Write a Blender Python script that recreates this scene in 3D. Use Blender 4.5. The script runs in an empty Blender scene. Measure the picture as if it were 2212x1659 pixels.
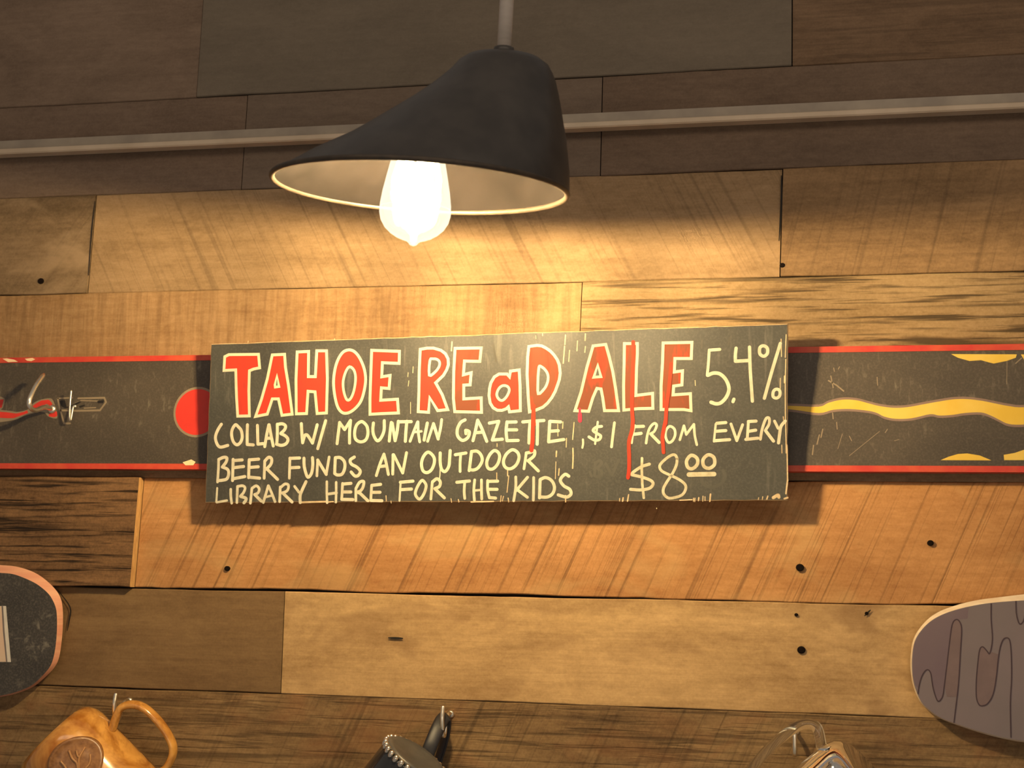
import bpy, bmesh, math, random
from mathutils import Vector, Matrix, noise
from mathutils.geometry import tessellate_polygon

random.seed(7)
SC = bpy.context.scene
COL = SC.collection
V3 = Vector
R = math.radians

# ------------------------------------------------------------------ camera
FPX, CX, CY = 3200.0, 1106.0, 829.5          # focal length and centre of the 2212 x 1659 frame
YAW, PITCH, ROLL = R(12.147), R(8.357), R(1.286)
fwd = V3((-math.sin(YAW) * math.cos(PITCH), math.cos(YAW) * math.cos(PITCH), math.sin(PITCH)))
_r0 = V3((math.cos(YAW), math.sin(YAW), 0))
_u0 = _r0.cross(fwd)
rgt = math.cos(ROLL) * _r0 + math.sin(ROLL) * _u0
upv = -math.sin(ROLL) * _r0 + math.cos(ROLL) * _u0
CAM = V3((0, 0, 2.2)) - fwd * 1.882
cam_d = bpy.data.cameras.new('camera')
cam = bpy.data.objects.new('camera', cam_d)
COL.objects.link(cam)
cam_d.sensor_width = 36.0
cam_d.lens = FPX / 2212.0 * 36.0
cam_d.clip_start = 0.05
m = Matrix((rgt, upv, -fwd)).transposed().to_4x4()
m.translation = CAM
cam.matrix_world = m
cam_d.dof.use_dof = True
cam_d.dof.focus_distance = 1.85
cam_d.dof.aperture_fstop = 9.0
SC.camera = cam

# ------------------------------------------------------------------ light and exposure
SC.view_settings.view_transform = 'Standard'
SC.view_settings.look = 'None'
SC.view_settings.gamma = 1.0
SC.view_settings.use_curve_mapping = False
SC.view_settings.exposure = 0.0
world = bpy.data.worlds.new('world')
SC.world = world
world.use_nodes = True
world.node_tree.nodes['Background'].inputs[0].default_value = (1.0, 0.86, 0.74, 1)
world.node_tree.nodes['Background'].inputs[1].default_value = 0.20
BULB_GLOW = 5200.0                            # the filament is the lamp's only source
BULB_COLOR = (1.0, 0.73, 0.36)
FILL_POWER = 9.0


def area(name, loc, target, size, power, color):
    d = bpy.data.lights.new(name, 'AREA')
    d.shape = 'RECTANGLE'
    d.size, d.size_y = size
    d.energy = power
    d.color = color
    o = bpy.data.objects.new(name, d)
    COL.objects.link(o)
    o.location = loc
    o.rotation_euler = (V3(target) - V3(loc)).to_track_quat('-Z', 'Y').to_euler()
    return o


# added fill for the unseen room: one area high, one low behind the camera
area('high_fill_light', (0.3, -1.5, 3.25), (0, 0, 2.6), (2.6, 0.4), FILL_POWER, (1.0, 0.80, 0.60))
area('low_fill_light', (0.6, -2.6, 1.5), (0, 0, 2.3), (2.4, 0.5), FILL_POWER * 0.9, (1.0, 0.78, 0.55))


# ------------------------------------------------------------------ projection helpers
def ray(px, py):
    return fwd + rgt * ((px - CX) / FPX) - upv * ((py - CY) / FPX)


def at(px, py, y):
    d = ray(px, py)
    return CAM + d * ((y - CAM.y) / d.y)


class Plane:
    """a flat face in the room: origin, normal, two axes; turns a pixel into a point on it"""
    def __init__(s, p0, ex, ey):
        s.p0, s.ex, s.ey = V3(p0), V3(ex).normalized(), V3(ey).normalized()
        s.n = s.ex.cross(s.ey).normalized()
        if s.n.y > 0:
            s.n = -s.n

    def uv(s, px, py):
        d = ray(px, py)
        t = (s.p0 - CAM).dot(s.n) / d.dot(s.n)
        q = CAM + d * t - s.p0
        return (q.dot(s.ex), q.dot(s.ey))

    def pt(s, u, v, off=0.0):
        return s.p0 + s.ex * u + s.ey * v + s.n * off

    def mpp(s, px, py):
        d = ray(px, py)
        return (s.p0 - CAM).dot(s.n) / d.dot(s.n) / FPX


# ------------------------------------------------------------------ object helpers
def tag(o, label=None, cat=None, group=None, kind=None):
    for k, v in (('label', label), ('category', cat), ('group', group), ('kind', kind)):
        if v:
            o[k] = v
    return o


def link(name, me, parent=None):
    o = bpy.data.objects.new(name, me)
    COL.objects.link(o)
    if parent is not None:
        o.parent = parent
        o.matrix_parent_inverse = parent.matrix_world.inverted()
    return o


def empty(name, loc):
    o = bpy.data.objects.new(name, None)
    COL.objects.link(o)
    o.empty_display_size = 0.03
    o.location = loc
    o.matrix_world = Matrix.Translation(V3(loc))
    return o


def mesh(name, verts, faces, mats, parent=None, mi=None, smooth=False, bevel=None, solid=None, subsurf=0):
    me = bpy.data.meshes.new(name)
    me.from_pydata([tuple(v) for v in verts], [], faces)
    for mt in (mats if isinstance(mats, (list, tuple)) else [mats]):
        me.materials.append(mt)
    if mi:
        me.polygons.foreach_set('material_index', mi)
    if smooth:
        me.polygons.foreach_set('use_smooth', [True] * len(me.polygons))
    me.validate()
    me.update()
    o = link(name, me, parent)
    if solid:
        md = o.modifiers.new('thickness', 'SOLIDIFY')
        md.thickness = solid
        md.offset = 0
    if bevel:
        md = o.modifiers.new('bevel', 'BEVEL')
        md.width, md.segments = bevel, 2
        md.limit_method = 'ANGLE'
        md.angle_limit = R(35)
    if subsurf:
        md = o.modifiers.new('subdivision', 'SUBSURF')
        md.levels = md.render_levels = subsurf
    return o


def catmull(pts, closed, n=6):
    P = [V3(p) for p in pts]
    out = []
    N = len(P)
    for i in range(N if closed else N - 1):
        p1, p2 = P[i], P[(i + 1) % N]
        p0 = P[i - 1] if (closed or i > 0) else p1 * 2 - p2
        p3 = P[(i + 2) % N] if (closed or i + 2 < N) else p2 * 2 - p1
        for k in range(n):
            t = k / n
            out.append(0.5 * ((2 * p1) + (p2 - p0) * t + (2 * p0 - 5 * p1 + 4 * p2 - p3) * t * t + (3 * p1 - p0 - 3 * p2 + p3) * t ** 3))
    if not closed:
        out.append(P[-1].copy())
    return out


class Buf:
    """verts and faces gathered for one mesh"""
    def __init__(s):
        s.v, s.f, s.m = [], [], []

    def add(s, vs, fs, mi=0):
        b = len(s.v)
        s.v += [V3(x) for x in vs]
        s.f += [tuple(i + b for i in f) for f in fs]
        s.m += [mi] * len(fs)

    def tube(s, pts, r, nseg=10, closed=False, caps=True, mi=0, flat=None):
        """sweep a circle (or a flat oval: flat=(ra, rb, up)) along points"""
        P = [V3(p) for p in pts]
        N = len(P)
        rr = r if isinstance(r, (list, tuple)) else [r] * N
        prev = None
        rings = []
        for i in range(N):
            a = P[i - 1] if (i > 0 or closed) else P[i]
            b = P[(i + 1) % N] if (i < N - 1 or closed) else P[i]
            t = (b - a).normalized()
            if prev is None:
                h = V3((0, 0, 1)) if abs(t.z) < 0.9 else V3((1, 0, 0))
                if flat:
                    h = V3(flat[2])
                nx = (h - t * h.dot(t)).normalized()
            else:
                nx = (prev - t * prev.dot(t)).normalized()
            prev = nx
            ny = t.cross(nx)
            ra, rb = (flat[0], flat[1]) if flat else (rr[i], rr[i])
            rings.append([P[i] + nx * (math.cos(2 * math.pi * k / nseg) * ra) + ny * (math.sin(2 * math.pi * k / nseg) * rb) for k in range(nseg)])
        s.loft(rings, closed=closed, caps=caps, mi=mi)

    def loft(s, rings, closed=False, caps=True, mi=0):
        n = len(rings[0])
        vs = [p for r in rings for p in r]
        fs = []
        K = len(rings)
        for i in range(K if closed else K - 1):
            j = (i + 1) % K
            for k in range(n):
                l = (k + 1) % n
                fs.append((i * n + k, i * n + l, j * n + l, j * n + k))
        if caps and not closed:
            fs.append(tuple(range(n - 1, -1, -1)))
            fs.append(tuple((K - 1) * n + k for k in range(n)))
        s.add(vs, fs, mi)

    def box(s, c, d, mi=0, rot=None):
        c, d = V3(c), V3(d) / 2
        vs = [V3((x * d.x, y * d.y, z * d.z)) for x in (-1, 1) for y in (-1, 1) for z in (-1, 1)]
        if rot:
            vs = [rot @ v for v in vs]
        s.add([c + v for v in vs], [(0, 1, 3, 2), (4, 6, 7, 5), (0, 4, 5, 1), (2, 3, 7, 6), (0, 2, 6, 4), (1, 5, 7, 3)], mi)

    # ---- painted marks on a Plane
    def ribbon(s, pl, uv, w, off, closed=False, mi=0):
        P = [V3((a[0], a[1])) for a in uv]
        Q = [P[0]]
        for p in P[1:]:
            if (p - Q[-1]).length > 1e-5:
                Q.append(p)
        if closed and (Q[0] - Q[-1]).length < 1e-5:
            Q.pop()
        P = Q
        N = len(P)
        if N < 2:
            return
        L, Rr = [], []
        for i in range(N):
            if closed or 0 < i < N - 1:
                d1 = (P[i] - P[i - 1]).normalized()
                d2 = (P[(i + 1) % N] - P[i]).normalized()
            elif i == 0:
                d1 = d2 = (P[1] - P[0]).normalized()
            else:
                d1 = d2 = (P[-1] - P[-2]).normalized()
            t = d1 + d2
            t = t.normalized() if t.length > 1e-6 else d1
            nn = V3((-t.y, t.x))
            c = max(0.5, nn.dot(V3((-d1.y, d1.x))))
            wi = w[i] if isinstance(w, (list, tuple)) else w
            L.append(P[i] + nn * (wi / 2 / c))
            Rr.append(P[i] - nn * (wi / 2 / c))
        vs = [pl.pt(p.x, p.y, off) for p in L + Rr]
        fs = []
        for i in range(N if closed else N - 1):
            j = (i + 1) % N
            fs.append((i, N + i, N + j, j))
        s.add(vs, fs, mi)
        if not closed:
            for e, q, sg in ((0, 1, 1), (N - 1, N - 2, -1)):
                d = (P[e] - P[q]).normalized()
                nn = V3((-d.y, d.x))
                hw = (w[e] if isinstance(w, (list, tuple)) else w) / 2
                arc = [P[e] + nn * (math.cos(a) * hw) + d * (math.sin(a) * hw) for a in [math.pi * k / 6 for k in range(7)]]
                s.add([pl.pt(p.x, p.y, off) for p in arc], [tuple(range(7))], mi)

    def poly(s, pl, loops, off, mi=0):
        loops3 = [[V3((a[0], a[1], 0)) for a in lp] for lp in loops]
        flat = [p for lp in loops3 for p in lp]
        tr = tessellate_polygon(loops3)
        s.add([pl.pt(p.x, p.y, off) for p in flat], [tuple(t) for t in tr], mi)

    def build(s, name, mats, parent=None, **kw):
        return mesh(name, s.v, s.f, mats, parent, mi=s.m, **kw)


# ------------------------------------------------------------------ materials
def newmat(name):
    mt = bpy.data.materials.new(name)
    mt.use_nodes = True
    nt = mt.node_tree
    return mt, nt, nt.nodes['Principled BSDF']


def nd(nt, typ, ins=None, **props):
    n = nt.nodes.new(typ)
    for k, v in props.items():
        setattr(n, k, v)
    for k, v in (ins or {}).items():
        sk = n.inputs[k]
        if isinstance(v, bpy.types.NodeSocket):
            nt.links.new(v, sk)
        else:
            sk.default_value = v
    return n


def mth(nt, op, a, b=0.0, clamp=False):
    return nd(nt, 'ShaderNodeMath', {0: a, 1: b}, operation=op, use_clamp=clamp).outputs[0]


def mixc(nt, f, a, b, blend='MIX'):
    c = lambda x: x if isinstance(x, bpy.types.NodeSocket) else (*x[:3], 1)
    return nd(nt, 'ShaderNodeMix', {0: f, 6: c(a), 7: c(b)}, data_type='RGBA', blend_type=blend).outputs[2]


def ramp(nt, v, lo, hi):
    return nd(nt, 'ShaderNodeMapRange', {0: v, 1: lo, 2: hi, 3: 0.0, 4: 1.0}).outputs[0]


def coords(nt, scale, loc=(0, 0, 0), rot=(0, 0, 0)):
    tc = nd(nt, 'ShaderNodeTexCoord')
    return nd(nt, 'ShaderNodeMapping', {0: tc.outputs['Object'], 1: loc, 2: rot, 3: scale}).outputs[0]


def nz(nt, vec, scale=1.0, detail=3.0, rough=0.55, dist=0.0):
    return nd(nt, 'ShaderNodeTexNoise', {'Vector': vec, 'Scale': scale, 'Detail': detail, 'Roughness': rough, 'Distortion': dist}).outputs[0]


def wood(name, dark, light, seed=0.0, ridge=0.0, saw=None, vstreak=0.0, blotch=0.5, grain=0.5, stain=None, rough=0.75, gscale=70.0):
    """weathered board: long grain, blotches, optional ridges, saw-blade marks (angle, strength), upright streaks"""
    mt, nt, b = newmat(name)
    off = (seed * 3.17, 0, seed * 1.73)
    g1 = nz(nt, coords(nt, (3.5, 1, gscale), off), 1, 5, 0.65)
    g2 = nz(nt, coords(nt, (9, 1, gscale * 3.2), off), 1, 3, 0.6)
    bl = nz(nt, coords(nt, (6, 1, 14), off), 1, 5, 0.65, 0.5)
    sp = nz(nt, coords(nt, (330, 330, 330), off), 1, 3, 0.7)
    f = mth(nt, 'ADD', mth(nt, 'MULTIPLY', ramp(nt, g1, 0.3, 0.7), grain), mth(nt, 'MULTIPLY', ramp(nt, g2, 0.3, 0.7), grain * 0.5))
    f = mth(nt, 'ADD', f, mth(nt, 'MULTIPLY', ramp(nt, bl, 0.36, 0.64), blotch))
    f = mth(nt, 'ADD', f, mth(nt, 'MULTIPLY', mth(nt, 'SUBTRACT', sp, 0.5), 1.3))
    md = nz(nt, coords(nt, (60, 1, 150), off), 1, 3, 0.65, 0.3)
    f = mth(nt, 'ADD', f, mth(nt, 'MULTIPLY', mth(nt, 'SUBTRACT', md, 0.5), 1.5))
    f = mth(nt, 'DIVIDE', f, 1.5 * grain + blotch, True)
    col = mixc(nt, f, dark, light)
    hgt = mth(nt, 'MULTIPLY', g2, 0.4)
    if vstreak:
        vs = nz(nt, coords(nt, (110, 1, 9), off, (0, R(-7), 0)), 1, 4, 0.6, 0.3)
        k = ramp(nt, vs, 0.35, 0.62)
        col = mixc(nt, mth(nt, 'MULTIPLY', mth(nt, 'SUBTRACT', 1.0, k), vstreak), col, [c * 0.45 for c in dark])
        hgt = mth(nt, 'ADD', hgt, mth(nt, 'MULTIPLY', k, vstreak))
    if saw:
        ang, st, cnt = saw
        v = coords(nt, (1, 1, 1), off, (0, R(ang), 0))
        w1 = nz(nt, nd(nt, 'ShaderNodeVectorMath', {0: v, 1: (cnt, 1, 1.6)}, operation='MULTIPLY').outputs[0], 1, 2, 0.6, 0.0)
        w2 = nz(nt, nd(nt, 'ShaderNodeVectorMath', {0: v, 1: (cnt * 2.7, 1, 3.5)}, operation='MULTIPLY').outputs[0], 1, 2, 0.6, 0.0)
        k = mth(nt, 'MAXIMUM', ramp(nt, w1, 0.56, 0.68), mth(nt, 'MULTIPLY', ramp(nt, w2, 0.56, 0.70), 0.6))
        msk = ramp(nt, nz(nt, coords(nt, (3, 1, 5), (seed, 0, seed)), 1, 2), 0.3, 0.55)
        k = mth(nt, 'MULTIPLY', k, mth(nt, 'ADD', mth(nt, 'MULTIPLY', msk, 0.7), 0.3))
        col = mixc(nt, mth(nt, 'MULTIPLY', k, st), col, [c * 0.28 for c in dark])
        hgt = mth(nt, 'SUBTRACT', hgt, mth(nt, 'MULTIPLY', k, st * 1.2))
    if ridge:
        rv = nz(nt, coords(nt, (7, 1, 150), off), 1, 3, 0.6, 0.25)
        rl = nz(nt, coords(nt, (3.5, 1, 80), off), 1, 2, 0.5, 0.3)
        k = mth(nt, 'MAXIMUM', ramp(nt, rv, 0.52, 0.64), ramp(nt, rl, 0.56, 0.68))
        col = mixc(nt, mth(nt, 'MULTIPLY', k, min(1, ridge)), col, [c * 0.22 for c in dark])
        hgt = mth(nt, 'SUBTRACT', hgt, mth(nt, 'MULTIPLY', k, ridge * 2.0))
    if stain:
        sn = ramp(nt, nz(nt, coords(nt, (7, 1, 13), (seed * 5, 0, 2)), 1, 3, 0.6, 0.6), 0.52, 0.66)
        col = mixc(nt, mth(nt, 'MULTIPLY', sn, stain[1]), col, stain[0])
    nt.links.new(col, b.inputs['Base Color'])
    b.inputs['Roughness'].default_value = rough
    b.inputs['Specular IOR Level'].default_value = 0.25
    bp = nd(nt, 'ShaderNodeBump', {'Height': hgt, 'Strength': 0.45, 'Distance': 0.0016})
    nt.links.new(bp.outputs[0], b.inputs['Normal'])
    return mt


def paint(name, c1, c2=None, rough=0.5, scale=(60, 60, 60), metal=0.0, spec=0.5, lo=0.35, hi=0.65, bump=0.0, coat=0.0, detail=3.0):
    """plain surface with an even two-tone mottling"""
    mt, nt, b = newmat(name)
    if c2 is None:
        c2 = [min(1, c * 1.12) for c in c1]
    n = nz(nt, coords(nt, scale), 1, detail, 0.6)
    nt.links.new(mixc(nt, ramp(nt, n, lo, hi), c1, c2), b.inputs['Base Color'])
    b.inputs['Roughness'].default_value = rough
    b.inputs['Metallic'].default_value = metal
    b.inputs['Specular IOR Level'].default_value = spec
    b.inputs['Coat Weight'].default_value = coat
    if bump:
        bp = nd(nt, 'ShaderNodeBump', {'Height': n, 'Strength': bump, 'Distance': 0.001})
        nt.links.new(bp.outputs[0], b.inputs['Normal'])
    return mt


def rough_board(name, base, scuff, amount, sc=(160, 1, 40), rough=0.5):
    """dark coated board face with pale upright scuffs and dust"""
    mt, nt, b = newmat(name)
    a = nz(nt, coords(nt, sc), 1, 3, 0.65, 0.5)
    c = nz(nt, coords(nt, (9, 1, 14)), 1, 3, 0.6, 0.5)
    e = nz(nt, coords(nt, (380, 380, 380)), 1, 2, 0.6)
    col = mixc(nt, ramp(nt, c, 0.3, 0.7), base, [x * 1.5 for x in base])
    k = mth(nt, 'MULTIPLY', ramp(nt, a, 0.56, 0.72), ramp(nt, c, 0.4, 0.62))
    col = mixc(nt, mth(nt, 'MULTIPLY', k, amount), col, scuff)
    col = mixc(nt, mth(nt, 'MULTIPLY', ramp(nt, e, 0.45, 0.75), 0.35 * amount), col, scuff)
    nt.links.new(col, b.inputs['Base Color'])
    b.inputs['Roughness'].default_value = rough
    return mt


def glow(name, color, strength):
    mt, nt, b = newmat(name)
    b.inputs['Base Color'].default_value = (*color, 1)
    b.inputs['Emission Color'].default_value = (*color, 1)
    b.inputs['Emission Strength'].default_value = strength
    return mt


def bulb_glass(name, color, strength):
    """clear lit envelope: lets the filament through, shines a little itself, glossy skin"""
    mt, nt, b = newmat(name)
    nt.nodes.remove(b)
    out = nt.nodes['Material Output']
    lw = nd(nt, 'ShaderNodeLayerWeight', {'Blend': 0.35})
    tr = nd(nt, 'ShaderNodeBsdfTransparent')
    gl = nd(nt, 'ShaderNodeBsdfGlossy', {'Roughness': 0.03})
    mx = nd(nt, 'ShaderNodeMixShader', {0: mth(nt, 'MULTIPLY', lw.outputs['Fresnel'], 0.6), 1: tr.outputs[0], 2: gl.outputs[0]})
    em = nd(nt, 'ShaderNodeEmission', {0: (*color, 1), 1: strength})
    ad = nd(nt, 'ShaderNodeAddShader', {0: mx.outputs[0], 1: em.outputs[0]})
    nt.links.new(ad.outputs[0], out.inputs[0])
    return mt


def clear_glass(name):
    mt, nt, b = newmat(name)
    b.inputs['Base Color'].default_value = (0.96, 0.98, 0.93, 1)
    b.inputs['Transmission Weight'].default_value = 1.0
    b.inputs['Roughness'].default_value = 0.02
    b.inputs['IOR'].default_value = 1.5
    return mt


M_dark = paint('gap_shadow_wood', (0.012, 0.008, 0.005), rough=0.9)
M_nail = paint('rusted_nail', (0.008, 0.005, 0.004), rough=0.9, spec=0.05)
M_endgrain = paint('fresh_end_grain', (0.55, 0.33, 0.12), (0.40, 0.22, 0.08), 0.8, (200, 200, 60))
M_slate = rough_board('chalkboard_paint', (0.034, 0.033, 0.028), (0.16, 0.15, 0.12), 0.55, (120, 1, 14), 0.55)
M_signedge = paint('raw_board_edge', (0.50, 0.36, 0.20), (0.34, 0.22, 0.11), 0.8, (90, 90, 30))
M_chalk = paint('cream_chalk_ink', (0.46, 0.42, 0.31), (0.57, 0.53, 0.40), 0.8, (90, 90, 90), spec=0.2)
M_chalk_thin = paint('thin_cream_chalk_ink', (0.38, 0.34, 0.23), (0.52, 0.47, 0.34), 0.8, (120, 120, 120), spec=0.2)
M_outline = paint('cream_outline_ink', (0.56, 0.50, 0.36), (0.60, 0.38, 0.28), 0.8, (22, 22, 22), spec=0.2, lo=0.52, hi=0.8)
M_red = paint('bright_red_ink', (0.56, 0.038, 0.020), (0.38, 0.036, 0.022), 0.7, (90, 90, 16), spec=0.2, lo=0.48, hi=0.72)
M_redthin = paint('thin_red_ink', (0.17, 0.050, 0.024), (0.42, 0.036, 0.016), 0.7, (75, 75, 14), spec=0.2, lo=0.52, hi=0.68)
M_crimson = paint('crimson_ink', (0.52, 0.016, 0.050), rough=0.7)
M_drip = paint('dripped_red_ink', (0.25, 0.042, 0.018), (0.42, 0.034, 0.018), 0.7, (60, 60, 14), spec=0.2)
M_wear = paint('worn_through_wood', (0.46, 0.33, 0.18), (0.58, 0.46, 0.29), 0.8, (120, 120, 120))
M_ghost = paint('rubbed_out_chalk', (0.066, 0.064, 0.054), rough=0.8)
M_ghost2 = paint('faint_chalk_smear', (0.062, 0.058, 0.048), rough=0.8)

M_ski = rough_board('black_ski_base', (0.044, 0.034, 0.024), (0.20, 0.17, 0.12), 0.55, (150, 1, 55), 0.5)
M_skiedge = paint('red_ski_edge', (0.46, 0.030, 0.022), (0.52, 0.075, 0.032), 0.45, (40, 40, 40), bump=0.1)
M_skired = paint('red_ski_print', (0.54, 0.030, 0.018), rough=0.5)
M_skipale = paint('pale_print_outline', (0.22, 0.17, 0.11), rough=0.6)
M_skiyellow = paint('yellow_ski_print', (0.64, 0.41, 0.038), (0.68, 0.47, 0.085), 0.5, (20, 20, 20))
M_skililac = paint('lilac_print_outline', (0.20, 0.13, 0.10), rough=0.6)
M_black = paint('black_print', (0.008, 0.006, 0.005), rough=0.5)
M_chip = paint('chipped_pale_edge', (0.75, 0.55, 0.32), rough=0.7)
M_chrome = paint('bright_hook_metal', (0.90, 0.82, 0.66), rough=0.30, metal=1.0)
M_steel = paint('dull_steel', (0.50, 0.45, 0.40), (0.56, 0.50, 0.45), 0.5, (30, 30, 200))
M_rail = paint('grey_painted_rail', (0.24, 0.20, 0.155), (0.32, 0.27, 0.205), 0.55, (20, 20, 20))
M_lip = paint('rail_lip_lit_tone', (0.46, 0.36, 0.25), (0.54, 0.43, 0.31), 0.5, (20, 20, 20))  # paler than the rail: light along its lower edge put into the colour
M_shade = paint('dark_bronze_enamel', (0.030, 0.026, 0.023), (0.045, 0.039, 0.034), 0.42, (25, 25, 25))
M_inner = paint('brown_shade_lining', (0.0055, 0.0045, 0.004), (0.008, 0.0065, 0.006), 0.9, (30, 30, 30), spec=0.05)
M_socket = paint('brass_socket', (0.45, 0.30, 0.12), rough=0.35, metal=1.0)
M_rim = paint('worn_bronze_rim', (0.030, 0.022, 0.015), (0.060, 0.042, 0.026), 0.5, (60, 60, 60), metal=0.2)
M_fil = glow('glowing_filament', BULB_COLOR, BULB_GLOW)
M_fil2 = glow('filament_support_glow', (1.0, 0.80, 0.48), 14.0)
M_bulb = bulb_glass('lit_bulb_glass', (1.0, 0.86, 0.60), 0.85)
M_grip = rough_board('scratched_black_deck', (0.034, 0.030, 0.026), (0.26, 0.23, 0.18), 0.8, (60, 1, 60), 0.42)
M_pinkply = paint('pink_ply_edge', (0.62, 0.27, 0.17), (0.68, 0.36, 0.22), 0.6, (10, 10, 160))
M_peach = paint('peach_sticker', (0.62, 0.48, 0.34), (0.66, 0.44, 0.32), 0.5, (20, 20, 20))
M_white = paint('white_sticker_stripe', (0.60, 0.55, 0.47), rough=0.5)
M_grey = paint('grey_sticker_line', (0.16, 0.13, 0.12), rough=0.5)
M_lilac = paint('lilac_deck_paint', (0.17, 0.13, 0.14), (0.15, 0.12, 0.125), 0.45, (9, 9, 9))
M_purple = paint('deep_purple_patch', (0.125, 0.085, 0.105), (0.14, 0.10, 0.115), 0.45, (14, 14, 14))
M_mauve = paint('mauve_patch', (0.135, 0.09, 0.09), rough=0.45)
M_line = paint('purple_drawn_line', (0.04, 0.020, 0.028), rough=0.6)
M_creamedge = paint('cream_deck_edge', (0.70, 0.60, 0.46), (0.62, 0.48, 0.33), 0.5, (40, 40, 120))


def stoneware():
    mt, nt, b = newmat('amber_glazed_stoneware')
    n = nz(nt, coords(nt, (16, 16, 26)), 1, 4, 0.6, 0.8)
    col = mixc(nt, ramp(nt, n, 0.36, 0.62), (0.34, 0.115, 0.014), (0.74, 0.37, 0.080))
    n2 = nz(nt, coords(nt, (60, 60, 11), (3, 1, 0)), 1, 3, 0.6)
    col = mixc(nt, mth(nt, 'MULTIPLY', ramp(nt, n2, 0.56, 0.68), 0.55), col, (0.30, 0.10, 0.012))
    nt.links.new(col, b.inputs['Base Color'])
    b.inputs['Roughness'].default_value = 0.16
    b.inputs['Coat Weight'].default_value = 0.5
    return mt


M_stone = stoneware()
M_medal = paint('brown_clay_medallion', (0.20, 0.085, 0.026), (0.34, 0.16, 0.055), 0.35, (170, 170, 170))
M_emboss = paint('raised_clay_emblem', (0.40, 0.20, 0.075), rough=0.35)
M_navy = paint('black_glazed_mug', (0.012, 0.013, 0.016), (0.020, 0.021, 0.024), 0.14, (40, 40, 40), coat=0.6)
M_navyhandle = paint('black_mug_handle', (0.014, 0.013, 0.016), rough=0.45)
M_pewter = paint('dull_pewter_foot', (0.10, 0.095, 0.085), (0.14, 0.13, 0.115), 0.4, (60, 60, 60), metal=0.4)
M_bead = paint('shiny_bead_metal', (0.80, 0.72, 0.58), rough=0.22, metal=1.0)
M_glass = clear_glass('clear_mug_glass')

# ------------------------------------------------------------------ the board wall
YS = {'top': -170, 'ab': 175, 'bc': 387, 'cd': 612, 'de': 822, 'ef': 1036, 'fg': 1287, 'gh': 1518, 'hi': 1750, 'ij': 1980}
ZS = {k: at(1106, y, 0).z for k, y in YS.items()}


def W_(*a, **k):
    return wood(*a, **k)


wm = [
    M_dark, M_nail, M_endgrain,
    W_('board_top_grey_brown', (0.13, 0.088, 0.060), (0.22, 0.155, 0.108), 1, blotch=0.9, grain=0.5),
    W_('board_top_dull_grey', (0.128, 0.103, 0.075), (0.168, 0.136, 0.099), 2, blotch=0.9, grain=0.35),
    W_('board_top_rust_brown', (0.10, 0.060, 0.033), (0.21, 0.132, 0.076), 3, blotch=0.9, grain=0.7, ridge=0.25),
    W_('board_slim_dark', (0.120, 0.080, 0.055), (0.19, 0.132, 0.092), 4, blotch=0.7),
    W_('board_slim_darker', (0.12, 0.086, 0.062), (0.18, 0.132, 0.095), 5, blotch=0.7),
    W_('board_slim_brown', (0.100, 0.066, 0.044), (0.17, 0.116, 0.078), 6, blotch=0.8),
    W_('board_olive_knotted', (0.102, 0.066, 0.032), (0.230, 0.153, 0.085), 7, blotch=0.9, saw=(-35, 0.4, 60), stain=((0.36, 0.25, 0.15), 0.5)),
    W_('board_tan_saw_marked', (0.201, 0.126, 0.060), (0.335, 0.219, 0.117), 8, blotch=0.7, saw=(27, 0.40, 85)),
    W_('board_right_brown', (0.143, 0.084, 0.037), (0.286, 0.174, 0.084), 9, blotch=0.7, saw=(-14, 0.35, 90)),
    W_('board_orange_streaked', (0.219, 0.119, 0.048), (0.376, 0.231, 0.112), 10, blotch=0.8, vstreak=0.40),
    W_('board_pale_ridged', (0.201, 0.127, 0.056), (0.346, 0.233, 0.117), 11, ridge=0.9, blotch=0.6),
    W_('board_hidden', (0.16, 0.10, 0.05), (0.30, 0.19, 0.10), 12),
    W_('board_dark_deep_ridged', (0.070, 0.036, 0.015), (0.230, 0.125, 0.055), 13, ridge=1.0, blotch=0.6),
    W_('board_orange_saw_cut', (0.302, 0.136, 0.045), (0.503, 0.258, 0.098), 14, blotch=0.8, saw=(-24, 0.55, 130), stain=((0.46, 0.30, 0.13), 0.35)),
    W_('board_dull_brown', (0.130, 0.075, 0.032), (0.240, 0.150, 0.068), 15, blotch=0.9, grain=0.7),
    W_('board_wide_tan', (0.281, 0.165, 0.067), (0.545, 0.354, 0.162), 16, blotch=1.0, grain=0.6, stain=((0.17, 0.085, 0.034), 0.55)),
    W_('board_cross_hatched', (0.115, 0.064, 0.026), (0.300, 0.188, 0.084), 17, ridge=0.5, blotch=1.0, saw=(-24, 0.45, 110), stain=((0.26, 0.115, 0.045), 0.4)),
]

XL, XR = -1.6, 1.6


def jx(px, py):
    return at(px, py, 0).x


# row: (upper seam, lower seam, [(material, proud of the wall)], [joint (x at top, x at bottom)])
rows = [
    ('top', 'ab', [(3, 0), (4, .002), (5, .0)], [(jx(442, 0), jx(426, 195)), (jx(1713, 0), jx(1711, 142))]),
    ('ab', 'bc', [(6, -.001), (7, .0), (8, .001)], [(jx(535, 205), jx(521, 410)), (jx(1302, 165), jx(1297, 385))]),
    ('bc', 'cd', [(9, .002), (10, .0), (11, .003)], [(jx(208, 430), jx(190, 627)), (jx(1691, 372), jx(1685, 600))]),
    ('cd', 'de', [(12, .0), (13, .002)], [(jx(1258, 615), jx(1249, 800))]),
    ('de', 'ef', [(14, 0)], []),
    ('ef', 'fg', [(15, .013), (16, .0)], [(jx(311, 1036), jx(291, 1270))]),
    ('fg', 'gh', [(17, .0), (18, .001)], [(jx(615, 1290), jx(607, 1496))]),
    ('gh', 'hi', [(19, .001)], []),
    ('hi', 'ij', [(17, .0), (16, .001)], [(0.2, 0.2)]),
]
wb = Buf()
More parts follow.
